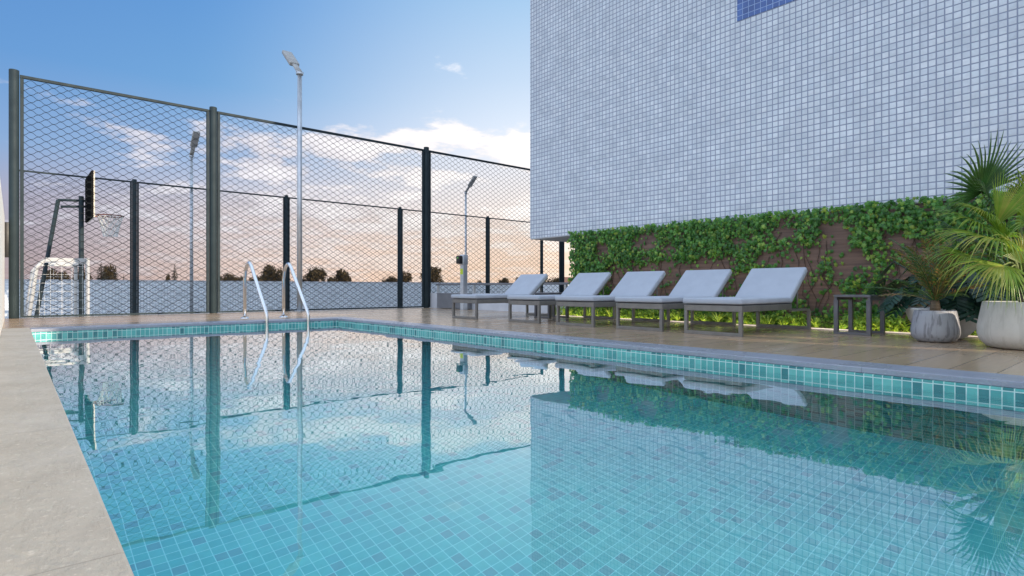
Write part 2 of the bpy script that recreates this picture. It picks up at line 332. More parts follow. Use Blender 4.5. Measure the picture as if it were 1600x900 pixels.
# ------------------------------------------------------------------ mesh helpers (design units in, metres out)
class MB:
    def __init__(s): s.v = []; s.f = []; s.sm = []
    def add(s, vs, fs, smooth=False):
        b = len(s.v); s.v += [Vector(p) for p in vs]
        for f in fs: s.f.append([i + b for i in f]); s.sm.append(smooth)
        return s
    def box(s, x0, x1, y0, y1, z0, z1):
        return s.add([(x, y, z) for z in (z0, z1) for y in (y0, y1) for x in (x0, x1)],
                     [(0, 2, 3, 1), (4, 5, 7, 6), (0, 1, 5, 4), (2, 6, 7, 3), (0, 4, 6, 2), (1, 3, 7, 5)])
    def rbox(s, x0, x1, y0, y1, z0, z1, r, seg=2, rot=None, piv=None):
        bm = bmesh.new(); bmesh.ops.create_cube(bm, size=1)
        for v in bm.verts: v.co = Vector((x0 + (v.co.x + .5) * (x1 - x0), y0 + (v.co.y + .5) * (y1 - y0), z0 + (v.co.z + .5) * (z1 - z0)))
        bmesh.ops.bevel(bm, geom=bm.edges[:], offset=r, segments=seg, affect='EDGES', profile=.5)
        if rot is not None:
            for v in bm.verts: v.co = piv + rot @ (v.co - piv)
        bm.normal_update(); bm.verts.index_update()
        s.add([v.co.copy() for v in bm.verts], [[v.index for v in f.verts] for f in bm.faces], True); bm.free(); return s
    def tube(s, pts, r, n=8, cap=True, smooth=True, up=None):
        pts = [Vector(p) for p in pts]; k = len(pts); rs = r if isinstance(r, (list, tuple)) else [r] * k
        rings = []; t0 = (pts[1] - pts[0]).normalized()
        u = up or (Vector((0, 0, 1)) if abs(t0.z) < .9 else Vector((1, 0, 0)))
        u = (u - t0 * u.dot(t0)).normalized()
        for i in range(k):
            t = (pts[min(i + 1, k - 1)] - pts[max(i - 1, 0)]).normalized()
            u = (u - t * u.dot(t)).normalized(); w = t.cross(u)
            rings += [pts[i] + (u * math.cos(a) + w * math.sin(a)) * rs[i] for a in [2 * math.pi * (j + .5) / n for j in range(n)]]
        fs = [(i * n + j, i * n + (j + 1) % n, (i + 1) * n + (j + 1) % n, (i + 1) * n + j) for i in range(k - 1) for j in range(n)]
        s.add(rings, fs, smooth)
        if cap: s.f += [[len(s.v) - k * n + j for j in range(n)][::-1], [len(s.v) - n + j for j in range(n)]]; s.sm += [False, False]
        return s
    def cyl(s, x, y, z0, z1, r, n=20, r2=None): return s.tube([(x, y, z0), (x, y, z1)], [r, r if r2 is None else r2], n)
    def lathe(s, prof, n=40, cx=0, cy=0):
        k = len(prof)
        vs = [(cx + r * math.cos(2 * math.pi * j / n), cy + r * math.sin(2 * math.pi * j / n), z) for r, z in prof for j in range(n)]
        return s.add(vs, [(i * n + j, i * n + (j + 1) % n, (i + 1) * n + (j + 1) % n, (i + 1) * n + j) for i in range(k - 1) for j in range(n)], True)
    def build(s, name, mat, parent=None, loc=(0, 0, 0), uv=True, bevel=0):
        me = bpy.data.meshes.new(name); me.from_pydata([v * U for v in s.v], [], s.f); me.update()
        me.polygons.foreach_set('use_smooth', s.sm)
        if uv:
            off = Vector(loc) + (Vector(parent.location) / U if parent else Vector())
            l = me.uv_layers.new(name='UVMap'); data = [0.] * (2 * len(me.loops))
            for p in me.polygons:
                n = p.normal; a = max(range(3), key=lambda i: abs(n[i]))
                i, j = ((1, 2), (0, 2), (0, 1))[a]
                for li in p.loop_indices:
                    c = me.vertices[me.loops[li].vertex_index].co / U + off
                    data[2 * li] = c[i]; data[2 * li + 1] = c[j]
            l.data.foreach_set('uv', data)
        me.materials.append(mat if not isinstance(mat, str) else M_[mat])
        o = bpy.data.objects.new(name, me); COL.objects.link(o); o.location = Vector(loc) * U
        if parent: o.parent = parent
        if bevel:
            m = o.modifiers.new('edge', 'BEVEL'); m.width = bevel * U; m.segments = 2; m.limit_method = 'ANGLE'
        return o

def tag(o, label=None, cat=None, group=None, kind=None):
    for k, v in (('label', label), ('category', cat), ('group', group), ('kind', kind)):
        if v: o[k] = v
    return o
def thing(name, loc, label, cat, group=None, rz=0):
    o = bpy.data.objects.new(name, None); COL.objects.link(o); o.location = Vector(loc) * U; o.rotation_euler.z = rz
    o.empty_display_size = .1
    return tag(o, label, cat, group)
def struct(name, mb, mat, loc=(0, 0, 0), bevel=0): return tag(mb.build(name, mat, None, loc, bevel=bevel), kind='structure')
def dup(o, loc=None, parent=None, label=None, rz=None, sc=None):
    c = o.copy(); COL.objects.link(c)
    if parent: c.parent = parent
    if loc is not None: c.location = Vector(loc) * U
    if rz is not None: c.rotation_euler.z = rz
    if sc is not None: c.scale = sc if not isinstance(sc, (int, float)) else (sc,) * 3
    if label: c['label'] = label
    for ch in list(o.children): dup(ch, parent=c)
    return c
def smooth(pts, n=8):
    pts = [Vector(p) for p in pts]; q = [pts[0] * 2 - pts[1]] + pts + [pts[-1] * 2 - pts[-2]]; out = []
    for i in range(1, len(q) - 2):
        a, b, c, d = q[i - 1:i + 3]
        for k in range(n):
            t = k / n
            out.append(.5 * ((2 * b) + (c - a) * t + (2 * a - 5 * b + 4 * c - d) * t * t + (3 * b - a - 3 * c + d) * t ** 3))
    return out + [pts[-1]]
def fillet(pts, r, n=6):
    """round the corners of a polyline"""
    pts = [Vector(p) for p in pts]; out = [pts[0]]
    for i in range(1, len(pts) - 1):
        a, b, c = pts[i - 1:i + 2]; d1 = (a - b); d2 = (c - b); rr = min(r, d1.length * .45, d2.length * .45)
        p = b + d1.normalized() * rr; q = b + d2.normalized() * rr
        out += [(p * (1 - t) ** 2 + b * 2 * t * (1 - t) + q * t * t) for t in [k / n for k in range(n + 1)]]
    return out + [pts[-1]]
RIGHT, FWD = Vector((C, -S, 0)), Vector((S, C, 0))
def seen(px, py, depth):                        # where a sight line of the photo reaches a given distance
    return FWD * depth + RIGHT * (px - 800) / 900 * depth + Vector((0, 0, 1 + (450 - py) / 900 * depth))
def seen_y(px, Y):
    l = (px - 800) / 900; return Y / (C - l * S)

# ------------------------------------------------------------------ setting: ground, court, deck, pool
COURT = -1.9; WATER = -.191; FLOOR = -2.84
PX0, PX1, PY0, PY1 = .32, 8.08, -4.0, 18.1      # pool, inner faces
struct('ground', MB().box(-3500, 3500, -1500, 4500, -8.2, -8.0), 'ground')
struct('court_floor', MB().box(-8, 70, 25.2, 52, -8.0, COURT), 'court')
dk = MB()
dk.box(8.68, 14.72, -14, 25.2, -1.6, 0)         # along the loungers
dk.box(-.2, 8.68, 18.86, 25.2, -1.6, 0)         # behind the pool
dk.box(14.72, 16.1, 15.2, 25.2, -1.6, 0)
dk.box(-.2, 8.68, -14, -4.6, -1.6, 0)
dk.box(14.72, 46, -14, 1.2, -1.6, 0)
struct('deck', dk, 'deck')
cp = MB(); ct = .0717
cp.box(PX1, 8.68, -4.6, 18.86, -ct, .004); cp.box(.32, PX1, PY1, 18.86, -ct, .004); cp.box(.32, PX1, -4.6, PY0, -ct, .004)
struct('pool_coping', cp, 'coping', bevel=.012)
struct('pool_edge_path', MB().box(-.2, .322, -4.6, 18.86, -ct, .004), 'lcoping', bevel=.014)
bs = MB(); T = .25
struct('pool_floor', MB().box(PX0 - T, PX1 + T, PY0 - T, PY1 + T, FLOOR - .2, FLOOR), 'pool')
for (a, b, c, d) in ((PX0 - T, PX0, PY0, PY1), (PX1, PX1 + T, PY0, PY1), (PX0 - T, PX1 + T, PY1, PY1 + T), (PX0 - T, PX1 + T, PY0 - T, PY0)):
    bs.box(a, b, c, d, FLOOR + .001, -ct - .001)
struct('pool_wall', bs, 'poolwall')
wm = MB().add([(PX0 - .02, PY0 - .02, WATER), (PX1 + .02, PY0 - .02, WATER), (PX1 + .02, PY1 + .02, WATER), (PX0 - .02, PY1 + .02, WATER)], [(0, 1, 2, 3)])
struct('water', wm, 'water')
struct("podium_wall", MB().box(8.34, 16.1, -14, 25.2, -8.0, -1.61).box(16.11, 46, -14, 1.2, -8, -1.61).box(-.2, 8.33, 18.36, 25.2, -8, -1.61), 'plaster_grey')

# ------------------------------------------------------------------ building with the mosaic face
BX, BZ = 15.7, 2.98
b = thing('mosaic_building', (BX, 17.0, 0), 'tall building clad in small white mosaic tiles, overhanging the loungers', 'building')
MB().box(0, 50, -15.5, 0, BZ, 40).build('wall', 'mosaic', b)
MB().box(.02, 49.98, -15.48, -.02, BZ - .03, BZ - .001).build('soffit', 'plaster_grey', b)
MB().box(-.012, -.001, -15.0, -8.75, 8.64, 14).build('accent_panel', 'blue', b)
MB().box(5, 49.9, -15.4, -6, -8, BZ - .04).build('base', 'plaster_grey', b)
# added, unseen wall behind the camera; its height and openings shape the sunlight
g = thing('sun_blocker', (0, -12, 0), 'plain white wall added out of view behind the pool to block the sun', 'wall')
mm = MB(); mm.box(-26, 10.3, -.3, 0, -8, 1.6); mm.box(10.3, 15.9, -.3, 0, -8, 10.9); mm.box(17.7, 44, -.3, 0, -8, 10.9); mm.box(15.9, 17.7, -.3, 0, -8, 4.7); mm.box(15.9, 17.7, -.3, 0, 6.6, 10.9)
mm.build('wall', 'plaster', g)

# left boundary wall
w = thing('boundary_wall', (-.2, 0, 0), 'bright cream rendered wall running along the left pool edge', 'wall')
MB().box(-.5, 0, -14, 25.0, -1.6, 3.22).build('wall', 'plaster', w)
MB().box(-.54, -.001, -14, 25.03, 3.222, 3.30).build('wall_cap', 'plaster', w)
k = thing('junction_box', (-.14, 25.02, 2.4), 'narrow black box on the end of the cream wall beside the corner fence post', 'box')
MB().rbox(-.06, .06, -.05, .04, -.4, .75, .015).build('case', 'dark', k)

# far parapet across the court
pa = thing('parapet_wall', (0, 52, 0), 'long pale mosaic parapet wall across the sports court', 'wall')
MB().box(-8, 70, 0, .5, -8, 1.52).build('wall', 'parapet', pa)
MB().box(-8.02, 70.02, -.04, .54, 1.523, 1.60).build('wall_cap', 'plaster_grey', pa)

# ------------------------------------------------------------------ wire mesh fences
MESH = {}
def mesh_panel(width, height):
    key = (round(width, 2), round(height, 2))
    if key in MESH: return MESH[key]
    m = MB(); P, V = .394, .246; A = V / 4; n = int(height / (V / 2)); seg = 6
    for i in range(n + 1):
        z = i * V / 2; ph = math.pi * (i % 2); k = int(width / P * seg)
        pts = []
        for q in range(k + 1):
            x = q / k * width; c = math.cos(2 * math.pi * x / P + ph)
            pts.append((x, .006 * (1 if i % 2 else -1), z + A * .97 * (abs(c) ** .85) * (1 if c > 0 else -1)))
        m.tube(pts, .0092 if height < 8.5 else .0078, 3, False)
    MESH[key] = m; return m
def fence(loc, posts, bot, top, label, halfbars=True):
    f = thing('mesh_fence', loc, label, 'fence', 'wire fences round the court')
    pd = None
    for i, x in enumerate(posts):
        if pd is None: pd = MB().cyl(0, 0, bot, top + .16, .135, 24).build('post', 'fence', f, (x, 0, 0), bevel=.015)
        else: dup(pd, parent=f).location = (x * U, 0, 0)
    pr = {}
    for a, c in zip(posts, posts[1:]):
        wd = c - a; key = round(wd, 2)
        if key not in pr:
            fr = MB().box(.15, .245, -.05, .05, bot + .02, top - .07).box(wd - .245, wd - .15, -.05, .05, bot + .02, top - .07).box(.246, wd - .246, -.04, .04, bot + .02, bot + .08)
            e = mesh_panel(wd - .46, top - bot - .2)
            pr[key] = (MB().box(.145, wd - .145, -.05, .05, top - .069, top + .03).build('top_rail', 'fence', f, (a, 0, 0), bevel=.01), fr.build('panel_frame', 'fence', f, (a, 0, 0), bevel=.01), e.build('wire_mesh', 'wire', f, (a + .23, 0, bot + .1), uv=False))
        else:
            for o_ in pr[key]:
                d = dup(o_, parent=f); d.location.x = (a + (.23 if o_.name.startswith('wire_mesh') else 0)) * U
    return f
fence((0, 25.0, 0), [.03, 6.0, 15.9, 25.8], 0, 8.0, 'near dark wire mesh fence standing on the back edge of the deck')
fence((0, 45.0, 0), [.03, 6.06, 15.96, 25.9, 35.8, 43.3], COURT, 8.0, 'farther dark wire mesh fence across the court, in front of the parapet')

# ------------------------------------------------------------------ floodlight poles
def pole(x, y, z0, sgn, label):
    p = thing('floodlight_pole', (x, y, z0), label, 'floodlight', 'floodlight poles of the court')
    top = 10.17 - z0
    MB().cyl(0, 0, 0, top, .115, 16, .095).build('pole', 'galv', p)
    MB().cyl(0, 0, 0, .03, .22, 16).build('base_plate', 'galv', p)
    MB().cyl(0, 0, top, top + .09, .15, 12).tube([(-.16, 0, top + .12), (.16, 0, top + .12)], .035, 8).build('bracket', 'galv', p)
    hd = MB(); ang = math.atan2(1.5, 1.75) * 1
    rot = Matrix.Rotation(ang * (1 if sgn > 0 else -1), 3, 'X'); piv = Vector((0, 0, top + .12))
    def yb(a, b): return (a, b) if sgn > 0 else (-b, -a)
    hd.rbox(-.13, .13, *yb(.02, .75), top + .07, top + .17, .03, 1, rot, piv)
    h = hd.build('lamp_arm', 'lamphead', p)
    MB().rbox(-.22, .22, *yb(.76, 2.05), top + .03, top + .20, .05, 2, rot, piv).build('lamp_head', 'lamphead', p)
    ln = MB()
    for i in range(2):
        q = .82 + i * .61; ln.rbox(-.18, .18, *yb(q, q + .54), top + .005, top + .028, .008, 1, rot, piv)
    ln.build('lamp_lens', 'lens', p)
pole(9.33, 24.72, 0, 1, 'tall silver floodlight pole in front of the near fence behind the pool ladder')
pole(9.45, 45.15, COURT, -1, 'silver floodlight pole at the far fence, seen between goal and second near post')
pole(33.2, 45.15, COURT, -1, 'silver floodlight pole at the far fence beside the access post')

# ------------------------------------------------------------------ basketball stand and goal
h = thing('basketball_stand', (2.95, 39.5, COURT), 'dark green basketball stand with white net behind the goal', 'basketball hoop')
hz = lambda z: z - COURT
MB().tube([(-.1, 0, 0), (-.1, 0, hz(6.05))], .12, 12).build('post', 'fence', h)
MB().tube([(-2.2, 0, 0), (-2.15, 0, .4), (-1.1, 0, hz(5.75))], .10, 10).build('brace', 'fence', h)
MB().tube([(-1.1, 0, hz(5.75)), (.1, 0, hz(5.82))], .07, 8).tube([(-1.0, 0, hz(5.4)), (.1, 0, hz(5.5))], .07, 8).build('arm', 'fence', h)
bb = MB().box(.20, .30, -1.75, 1.75, hz(4.78), hz(7.25)).build('backboard', 'board_back', h)
MB().box(.302, .36, -1.75, 1.75, hz(4.78), hz(7.25)).build('board_face', 'board_front', bb)
rc = Vector((1.22, 0, hz(5.08))); rr = .62
MB().tube([rc + Vector((rr * math.cos(a), rr * math.sin(a), 0)) for a in [2 * math.pi * i / 28 for i in range(29)]], .035, 6, False).box(.36, .62, -.1, .1, hz(4.96), hz(5.03)).build('rim', 'rim', h)
nt = MB(); K = 12
for sgn in (1, -1):
    for i in range(K):
        pts = []
        for q in range(9):
            t = q / 8; a = 2 * math.pi * (i + sgn * t * 2.2) / K; r_ = rr * (1 - .48 * t ** .7)
            pts.append(rc + Vector((r_ * math.cos(a), r_ * math.sin(a), -1.15 * t - .03)))
        nt.tube(pts, .022, 4, False)
nt.build('net', 'net', h)

go = thing('football_goal', (2.85, 36, COURT), 'white football goal with a square net behind the near fence', 'goal')
GH = 4.4; GW = 7.2; TD = -1.66; BD = -2.15
for y in (0, GW):
    MB().box(-.085, .085, y - .085, y + .085, 0, GH - .21).build('post', 'goal', go, bevel=.02)
MB().box(-.09, .09, -.09, GW + .09, GH - .209, GH).build('crossbar', 'goal', go, bevel=.02)
for y in (0, GW):
    MB().box(TD, -.092, y - .085, y + .085, GH - .22, GH - .02).build('top_bar', 'goal', go, bevel=.02)
    MB().tube(fillet([(TD - .02, y, GH - .12), (TD - .32, y, GH - .5), (BD - .3, y, 0)], .06), .085, 10).build('back_post', 'goal', go)
MB().box(BD - .4, BD - .2, .13, GW - .13, 0, .14).build('ground_bar', 'goal', go)
n = MB(); st = .42
for y in (0.02, GW - .02):
    k = 0
    x = -.2
    while x > BD - .1:
        zt = GH - .26 if x > TD else GH - .3 - (TD - x) * 3.2
        n.tube([(x, y, 0), (x, y, max(zt, .2))], .008, 4, False); x -= st
    z = .2
    while z < GH - .3: n.tube([(-.12, y, z), (TD - .3 - (GH - z) * .10, y, z)], .008, 4, False); z += st
for i in range(1, int(GW / st)):
    y = i * st; n.tube([(BD - .3, y, .1), (TD - .3, y, GH - .5), (TD, y, GH - .15), (0, y, GH - .1)], .008, 4, False)
z = .2
while z < GH - .4: n.tube([(TD - .3 - (GH - z) * .10, 0, z), (TD - .3 - (GH - z) * .10, GW, z)], .008, 4, False); z += st
n.build('net', 'net', go)

# ------------------------------------------------------------------ pool ladder
ld = thing('pool_ladder', (6.42, 18.6, 0), 'polished steel pool ladder with two looped handrails at the back edge', 'ladder')
for x in (-.63, .63):
    path = [(x, 1.55, .0), (x, 1.55, 1.30), (x, 1.40, 1.66), (x, 1.12, 1.82), (x, .86, 1.70)]
    pts = [Vector((x, 1.55, 0))] + smooth(path[1:], 7) + [Vector((x, -.55, .42))]
    pts = pts[:-1] + fillet([pts[-2], (x, -.62, .22), (x, -.64, -.05), (x, -.64, -2.2)], .35, 8)[1:]
    hr = MB().tube(pts, .052, 14).build('handrail', 'chrome', ld)
    MB().lathe([(.055, .055), (.075, .05), (.13, .018), (.15, .005), (.15, 0)], 24, x, 1.55).build('flange', 'chrome', hr)
for z in (-.7, -1.25, -1.8):
    MB().rbox(-.60, .60, -.74, -.54, z, z + .06, .02).build('tread', 'chrome', ld)

# ------------------------------------------------------------------ right end of the deck: low wall, rail, access post
lw = thing('low_wall', (16.1, 15.2, 0), 'low white rendered wall at the far right edge of the deck behind the loungers', 'wall')
MB().box(0, .35, 0, 9.75, -1.6, .75).build('wall', 'plaster_grey', lw, bevel=.01)
gp = thing('service_box', (15.98, 22.7, 0), 'dark grey metal box standing against the low white wall by the fence', 'box')
MB().box(-.1, .1, -1.3, 1.3, .02, .72).build('body', 'panelgrey', gp, bevel=.01)
MB().box(-.12, .12, -1.32, 1.32, .722, .75).build('lid', 'panelgrey', gp, bevel=.006)
gr = thing('guard_rail', (16.3, 19.8, .75), 'blue grey guard rail on short white posts along the low white wall', 'railing')
MB().box(-.05, .05, -4.4, 4.85, .38, .47).build('rail', 'panelgrey', gr, bevel=.01)
for y in (-4.2, -1.3, 1.7, 4.7): MB().box(-.05, .05, y - .05, y + .05, 0, .379).build('post', 'goal', gr)
ac = thing('access_post', (15.55, 21.3, 0), 'square steel post carrying a black card reader and yellow green sticker', 'post')
MB().box(-.12, .12, -.12, .12, 0, 2.05).build('column', 'galv', ac, bevel=.012)
MB().rbox(-.14, .14, -.14, .14, 2.06, 2.52, .02).build('head', 'galv', ac)
rd = MB().rbox(-.32, -.142, -.10, .16, 2.10, 2.46, .02).build('reader', 'dark', ac)
MB().box(-.330, -.321, -.02, .08, 2.34, 2.39).build('indicator', 'led', rd)
MB().box(-.127, -.121, -.10, .10, 1.62, 1.88).build('sticker', 'sticker', ac)

# ------------------------------------------------------------------ sun loungers
def make_lounger(loc, label):
    t = thing('sun_lounger', loc, label, 'sun lounger', 'loungers along the green wall')
    W = .67
    MB().box(0, 2.34, -W, W, .505, .635).build('seat_frame', 'frame', t, bevel=.012)
    MB().box(.05, 2.30, -W + .03, W - .03, .636, .652).build('slat_base', 'seam', t)  # thin dark layer between seat frame and cushion
    for y in (-W, W - .07): MB().box(2.341, 3.36, y, y + .07, .455, .50).build('rear_rail', 'frame', t, bevel=.006)
    for x in (.002, 3.33):
        tp = .504 if x < 1 else .454
        for y in (-W + .002, W - .077): MB().box(x, x + .075, y, y + .075, .072, tp).build('leg', 'frame', t, bevel=.006)
        MB().box(x, x + .075, -W + .002, W - .002, 0, .071).build('runner', 'frame', t, bevel=.006)
        if x > 1: MB().box(x, x + .03, -W + .08, W - .08, .455, .50).build('cross_bar', 'frame', t, bevel=.006)
    MB().rbox(-.05, 2.33, -W - .015, W + .015, .660, .785, .040, 3).build('seat_cushion', 'cushion', t)
    pv = Vector((2.27, 0, .70)); rot = Matrix.Rotation(-R(40), 3, 'Y')
    MB().rbox(2.25, 3.44, -W - .015, W + .015, .630, .785, .045, 3, rot, pv).build('back_cushion', 'cushion', t)
    MB().rbox(2.30, 3.40, -W + .02, W - .02, .580, .629, .012, 1, rot, pv).build('back_frame', 'frame', t)
    for y in (-W + .14, W - .14):
        a = pv + rot @ (Vector((3.05, y, .58)) - pv)
        MB().tube([a, (2.95, y, .48)], .022, 6).build('prop', 'frame', t)
    return t
LX = 11.22
spots = [(LX, 6.47, 'grey cushioned sun lounger nearest the side table and potted palms'),
         (LX + .03, 8.40, 'second grey sun lounger from the potted palms'),
         (LX - .02, 10.42, 'middle one of the five grey sun loungers'),
         (LX, 12.45, 'grey sun lounger whose far side has the second side table'),
         (LX - .12, 15.2, 'grey sun lounger standing alone nearest the wire fence')]
l0 = make_lounger((spots[0][0], spots[0][1], 0), spots[0][2])
for x, y, lb in spots[1:]: dup(l0, (x, y, 0), label=lb)

t = thing('side_table', (14.02, 4.55, 0), 'small dark grey side table between nearest lounger and the potted plants', 'side table', 'side tables by the loungers')
hx, hy_, lg = .47, .36, .085
MB().box(-hx, hx, -hy_, hy_, .80, .85).build('table_top', 'table', t, bevel=.008)
for y in (-hy_ + .01, hy_ - .06): MB().box(-hx + .01, hx - .01, y, y + .05, .74, .799).build('apron', 'table', t)
for x in (-hx, hx - lg):
    for y in (-hy_, hy_ - lg): MB().box(x, x + lg, y, y + lg, .051, .738).build('leg', 'table', t, bevel=.006)
    MB().box(x, x + lg, -hy_, hy_, 0, .05).build('runner', 'table', t, bevel=.006)
dup(t, (13.75, 13.82, 0), label='small side table between the two sun loungers nearest the fence')

# ------------------------------------------------------------------ planter strip and the green wall
struct('planter_soil', MB().box(14.80, 15.72, 1.2, 15.2, -1.6, -.03), 'soil')
struct('planter_kerb', MB().box(14.721, 14.80, 1.2, 15.2, -1.6, .012), 'kerb')
ls = tag(MB().box(14.735, 14.79, 1.3, 15.1, .0125, .028).build('light_strip', 'strip_cover'), 'thin glowing warm light strip lying along the kerb of the planter under the ivy', 'light strip')
MB().box(14.803, 14.83, 1.3, 15.1, -.028, .004).build('lamp_tape', 'strip', ls)
GX, GY0, GY1 = 15.74, .4, 14.6
gw = thing('panel_wall', (GX, 0, 0), 'dark brown boarded wall carrying the ivy under the building', 'wall')
MB().box(0, .25, GY0, GY1, -1.6, BZ - .032).build('board_panel', 'wallboard', gw)
bare = [(945, 392, 12, 15), (1007, 375, 22, 12), (1052, 390, 14, 10), (1128, 409, 27, 10), (1155, 380, 11, 11), (1232, 355, 20, 16), (1045, 422, 32, 12), (1110, 420, 26, 12),
        (1308, 366, 18, 24), (1258, 404, 26, 16), (1326, 412, 22, 22), (1284, 452, 30, 22), (1404, 373, 16, 12), (1424, 388, 18, 12), (980, 440, 24, 26), (1090, 450, 30, 22), (1180, 452, 40, 20), (1020, 455, 24, 16), (1240, 430, 24, 20), (1205, 405, 16, 8)]
bw = []
for px, py, rx, ry in bare:
    l = (px - 800) / 900; d = GX / (l * C + S); Y = d * (C - l * S); Z = 1 + (450 - py) / 900 * d
    l2 = (px + rx - 800) / 900; d2 = GX / (l2 * C + S); bw.append((Y, Z, abs(Y - d2 * (C - l2 * S)), ry / 900 * d))
IVY = [(0, -.5), (.16, -.38), (.40, -.42), (.30, -.12), (.50, .12), (.24, .16), (0, .55), (-.24, .16), (-.50, .12), (-.30, -.12), (-.40, -.42), (-.16, -.38)]
iv = MB(); r = random.Random(3); cnt = 0
while cnt < 12500:
    y = r.uniform(GY0, GY1 + .10); z = r.uniform(-.05, BZ + .05)
    dens = .70 + 1.0 * (noise.noise(Vector((y * .8, z * .9, 3.3)))) + .35 * noise.noise(Vector((y * 2.6, z * 2.6, 8)))
    if z > BZ - .38: dens += .45
    if y > GY1 - 1.1: dens += .6
    if z < .9: dens -= .15
    if y > 8: dens += .22
    for (Y, Z, ry, rz) in bw:
        q = ((y - Y) / ry) ** 2 + ((z - Z) / rz) ** 2
        if q < 2.2: dens = max(dens - .70 * max(0, 2.2 - q) ** .6, .05)
    if r.random() > dens: continue
    cnt += 1
    thick = max(.05, min(1, dens)) * .26
    c = Vector((-.02 - r.random() ** 1.4 * thick - .02, y, z + r.uniform(-.03, .03)))
    if z > BZ - .1: c.x -= .03
    sz = r.uniform(.060, .140)
    q = Quaternion((0, 0, 1), r.uniform(-.6, .6)) @ Quaternion((0, 1, 0), r.uniform(-.75, .25)) @ Quaternion((1, 0, 0), r.uniform(-.8, .8) + math.pi)
    vs = [c + q @ Vector((-.10 * sz * (1 - abs(a) * 2) + .16 * sz * (bb_ < -.3), a * sz, bb_ * sz)) for a, bb_ in IVY]
    vs.append(c + q @ Vector((-.12 * sz, 0, 0)))
    iv.add(vs, [(i, (i + 1) % 12, 12) for i in range(12)])
sm_ = MB()
for i in range(46):
    y = r.uniform(GY0, GY1); z = r.uniform(-.02, .4); pts = []
    for k in range(9): pts.append((-.025, y, z)); y += r.uniform(-.16, .16); z += r.uniform(.12, .36)
    if sum(p[2] < BZ for p in pts) > 2: sm_.tube([p for p in pts if p[2] < BZ], .008, 4, False)
ivo = iv.build('ivy', 'ivy', None, (GX, 0, 0), uv=False)
sm_.build('stem', 'bark', ivo, uv=False)
tag(ivo, 'green ivy climbing in patches over the brown boarded wall', 'ivy')

def make_tuft(rr, n, hgt):
    m = MB()
    for i in range(n):
        a = rr.uniform(0, 6.283); ln = hgt * rr.uniform(.7, 1.25); sp = rr.uniform(.25, .95); wd = rr.uniform(.018, .030)
        d = Vector((math.cos(a), math.sin(a), 0)); sd_ = Vector((-d.y, d.x, 0)); pts = []
        for k in range(6):
            tt = k / 5; pts.append((d * (sp * ln * tt ** 1.3) + Vector((0, 0, ln * (tt - .55 * sp * tt * tt))), wd * (1 - tt) ** .6 * (.6 + tt)))
        vs = []
        for p, w_ in pts: vs += [p - sd_ * w_, p + sd_ * w_]
        m.add(vs, [(2 * k, 2 * k + 1, 2 * k + 3, 2 * k + 2) for k in range(5)], True)
    return m
def make_bush(rr, n, hgt, wid):
    m = MB()
    for i in range(n):
        a = rr.uniform(0, 6.283); q = rr.random() ** .5; z = hgt * rr.uniform(.15, 1) * (1 - .45 * q * q)
        c = Vector((math.cos(a) * q * wid, math.sin(a) * q * wid, z)); sz = rr.uniform(.05, .10)
        o_ = Quaternion((0, 0, 1), a + rr.uniform(-.7, .7)) @ Quaternion((0, 1, 0), rr.uniform(-.2, 1.0))
        m.add([c + o_ @ Vector(p) * sz for p in ((-.2, 0, 0), (.4, -.42, .08), (1.25, 0, -.1), (.4, .42, .08), (.5, 0, -.05))], [(0, 1, 4), (1, 2, 4), (2, 3, 4), (3, 0, 4)], False)
    for i in range(6):
        a = rr.uniform(0, 6.283); m.tube([(0, 0, -.02), (math.cos(a) * wid * .5, math.sin(a) * wid * .5, hgt * .7)], .010, 4, False)
    return m
rr = random.Random(11); protos = []
for i in range(3): protos.append(('grass_tuft', make_tuft(rr, 26, .40), 'arching lime grass tuft in the planter strip below the ivy', 'plant', 'lime grass tufts in the planter'))
for i in range(3): protos.append(('ground_shrub', make_bush(rr, 120, .44, .30), 'low lime leafed shrub in the planter strip below the ivy', 'shrub', 'lime shrubs in the planter'))
made = {}
y = 14.95; i = 0
while y > 1.5:
    for row in (0, 1):
        kind = rr.choice((0, 1, 2, 3, 4, 5)) if row == 0 else rr.choice((3, 4, 5))
        nm, mb_, lb, ct_, gp_ = protos[kind]
        loc = (15.06 + row * .33 + rr.uniform(-.06, .06), y + rr.uniform(-.1, .1) + row * .17, -.03); s_ = rr.uniform(.75, 1.15)
        if kind not in made:
            o = mb_.build(nm, 'lime', None, loc, uv=False); tag(o, lb, ct_, gp_); o.scale = (s_,) * 3; made[kind] = o
        else: dup(made[kind], loc, rz=rr.uniform(0, 6.28), sc=s_)
    y -= rr.uniform(.34, .48)

# ------------------------------------------------------------------ pots and their plants
def make_pot(name, loc, prof, mat, label, soil_r, soil_z):
    p = thing(name, loc, label, 'pot', 'pots at the end of the deck')
    MB().lathe(prof, 48).build('pot_body', mat, p)
    MB().lathe([(.001, soil_z + .015), (soil_r * .5, soil_z + .02), (soil_r, soil_z)], 32).build('soil', 'soil', p)
    return p
p1 = Vector((13.0, 2.95, 0)); p2 = Vector((12.62, 1.63, 0)); p3 = Vector((14.0, 3.02, 0))
make_pot('plant_pot', p1, [(.001, .004), (.26, .004), (.31, .03), (.365, .10), (.385, .17), (.38, .26), (.352, .44), (.326, .575), (.317, .585), (.304, .575), (.296, .50)], 'pot_stained',
         'squat grey pot with dark streaks running down its sides', .30, .535)
make_pot('plant_pot', p2, [(.001, .004), (.42, .004), (.50, .03), (.60, .13), (.635, .24), (.63, .38), (.59, .60), (.56, .765), (.55, .775), (.53, .765), (.52, .68)], 'pot_cream',
         'largest pot, broad cream concrete holding the big fan palm', .525, .70)
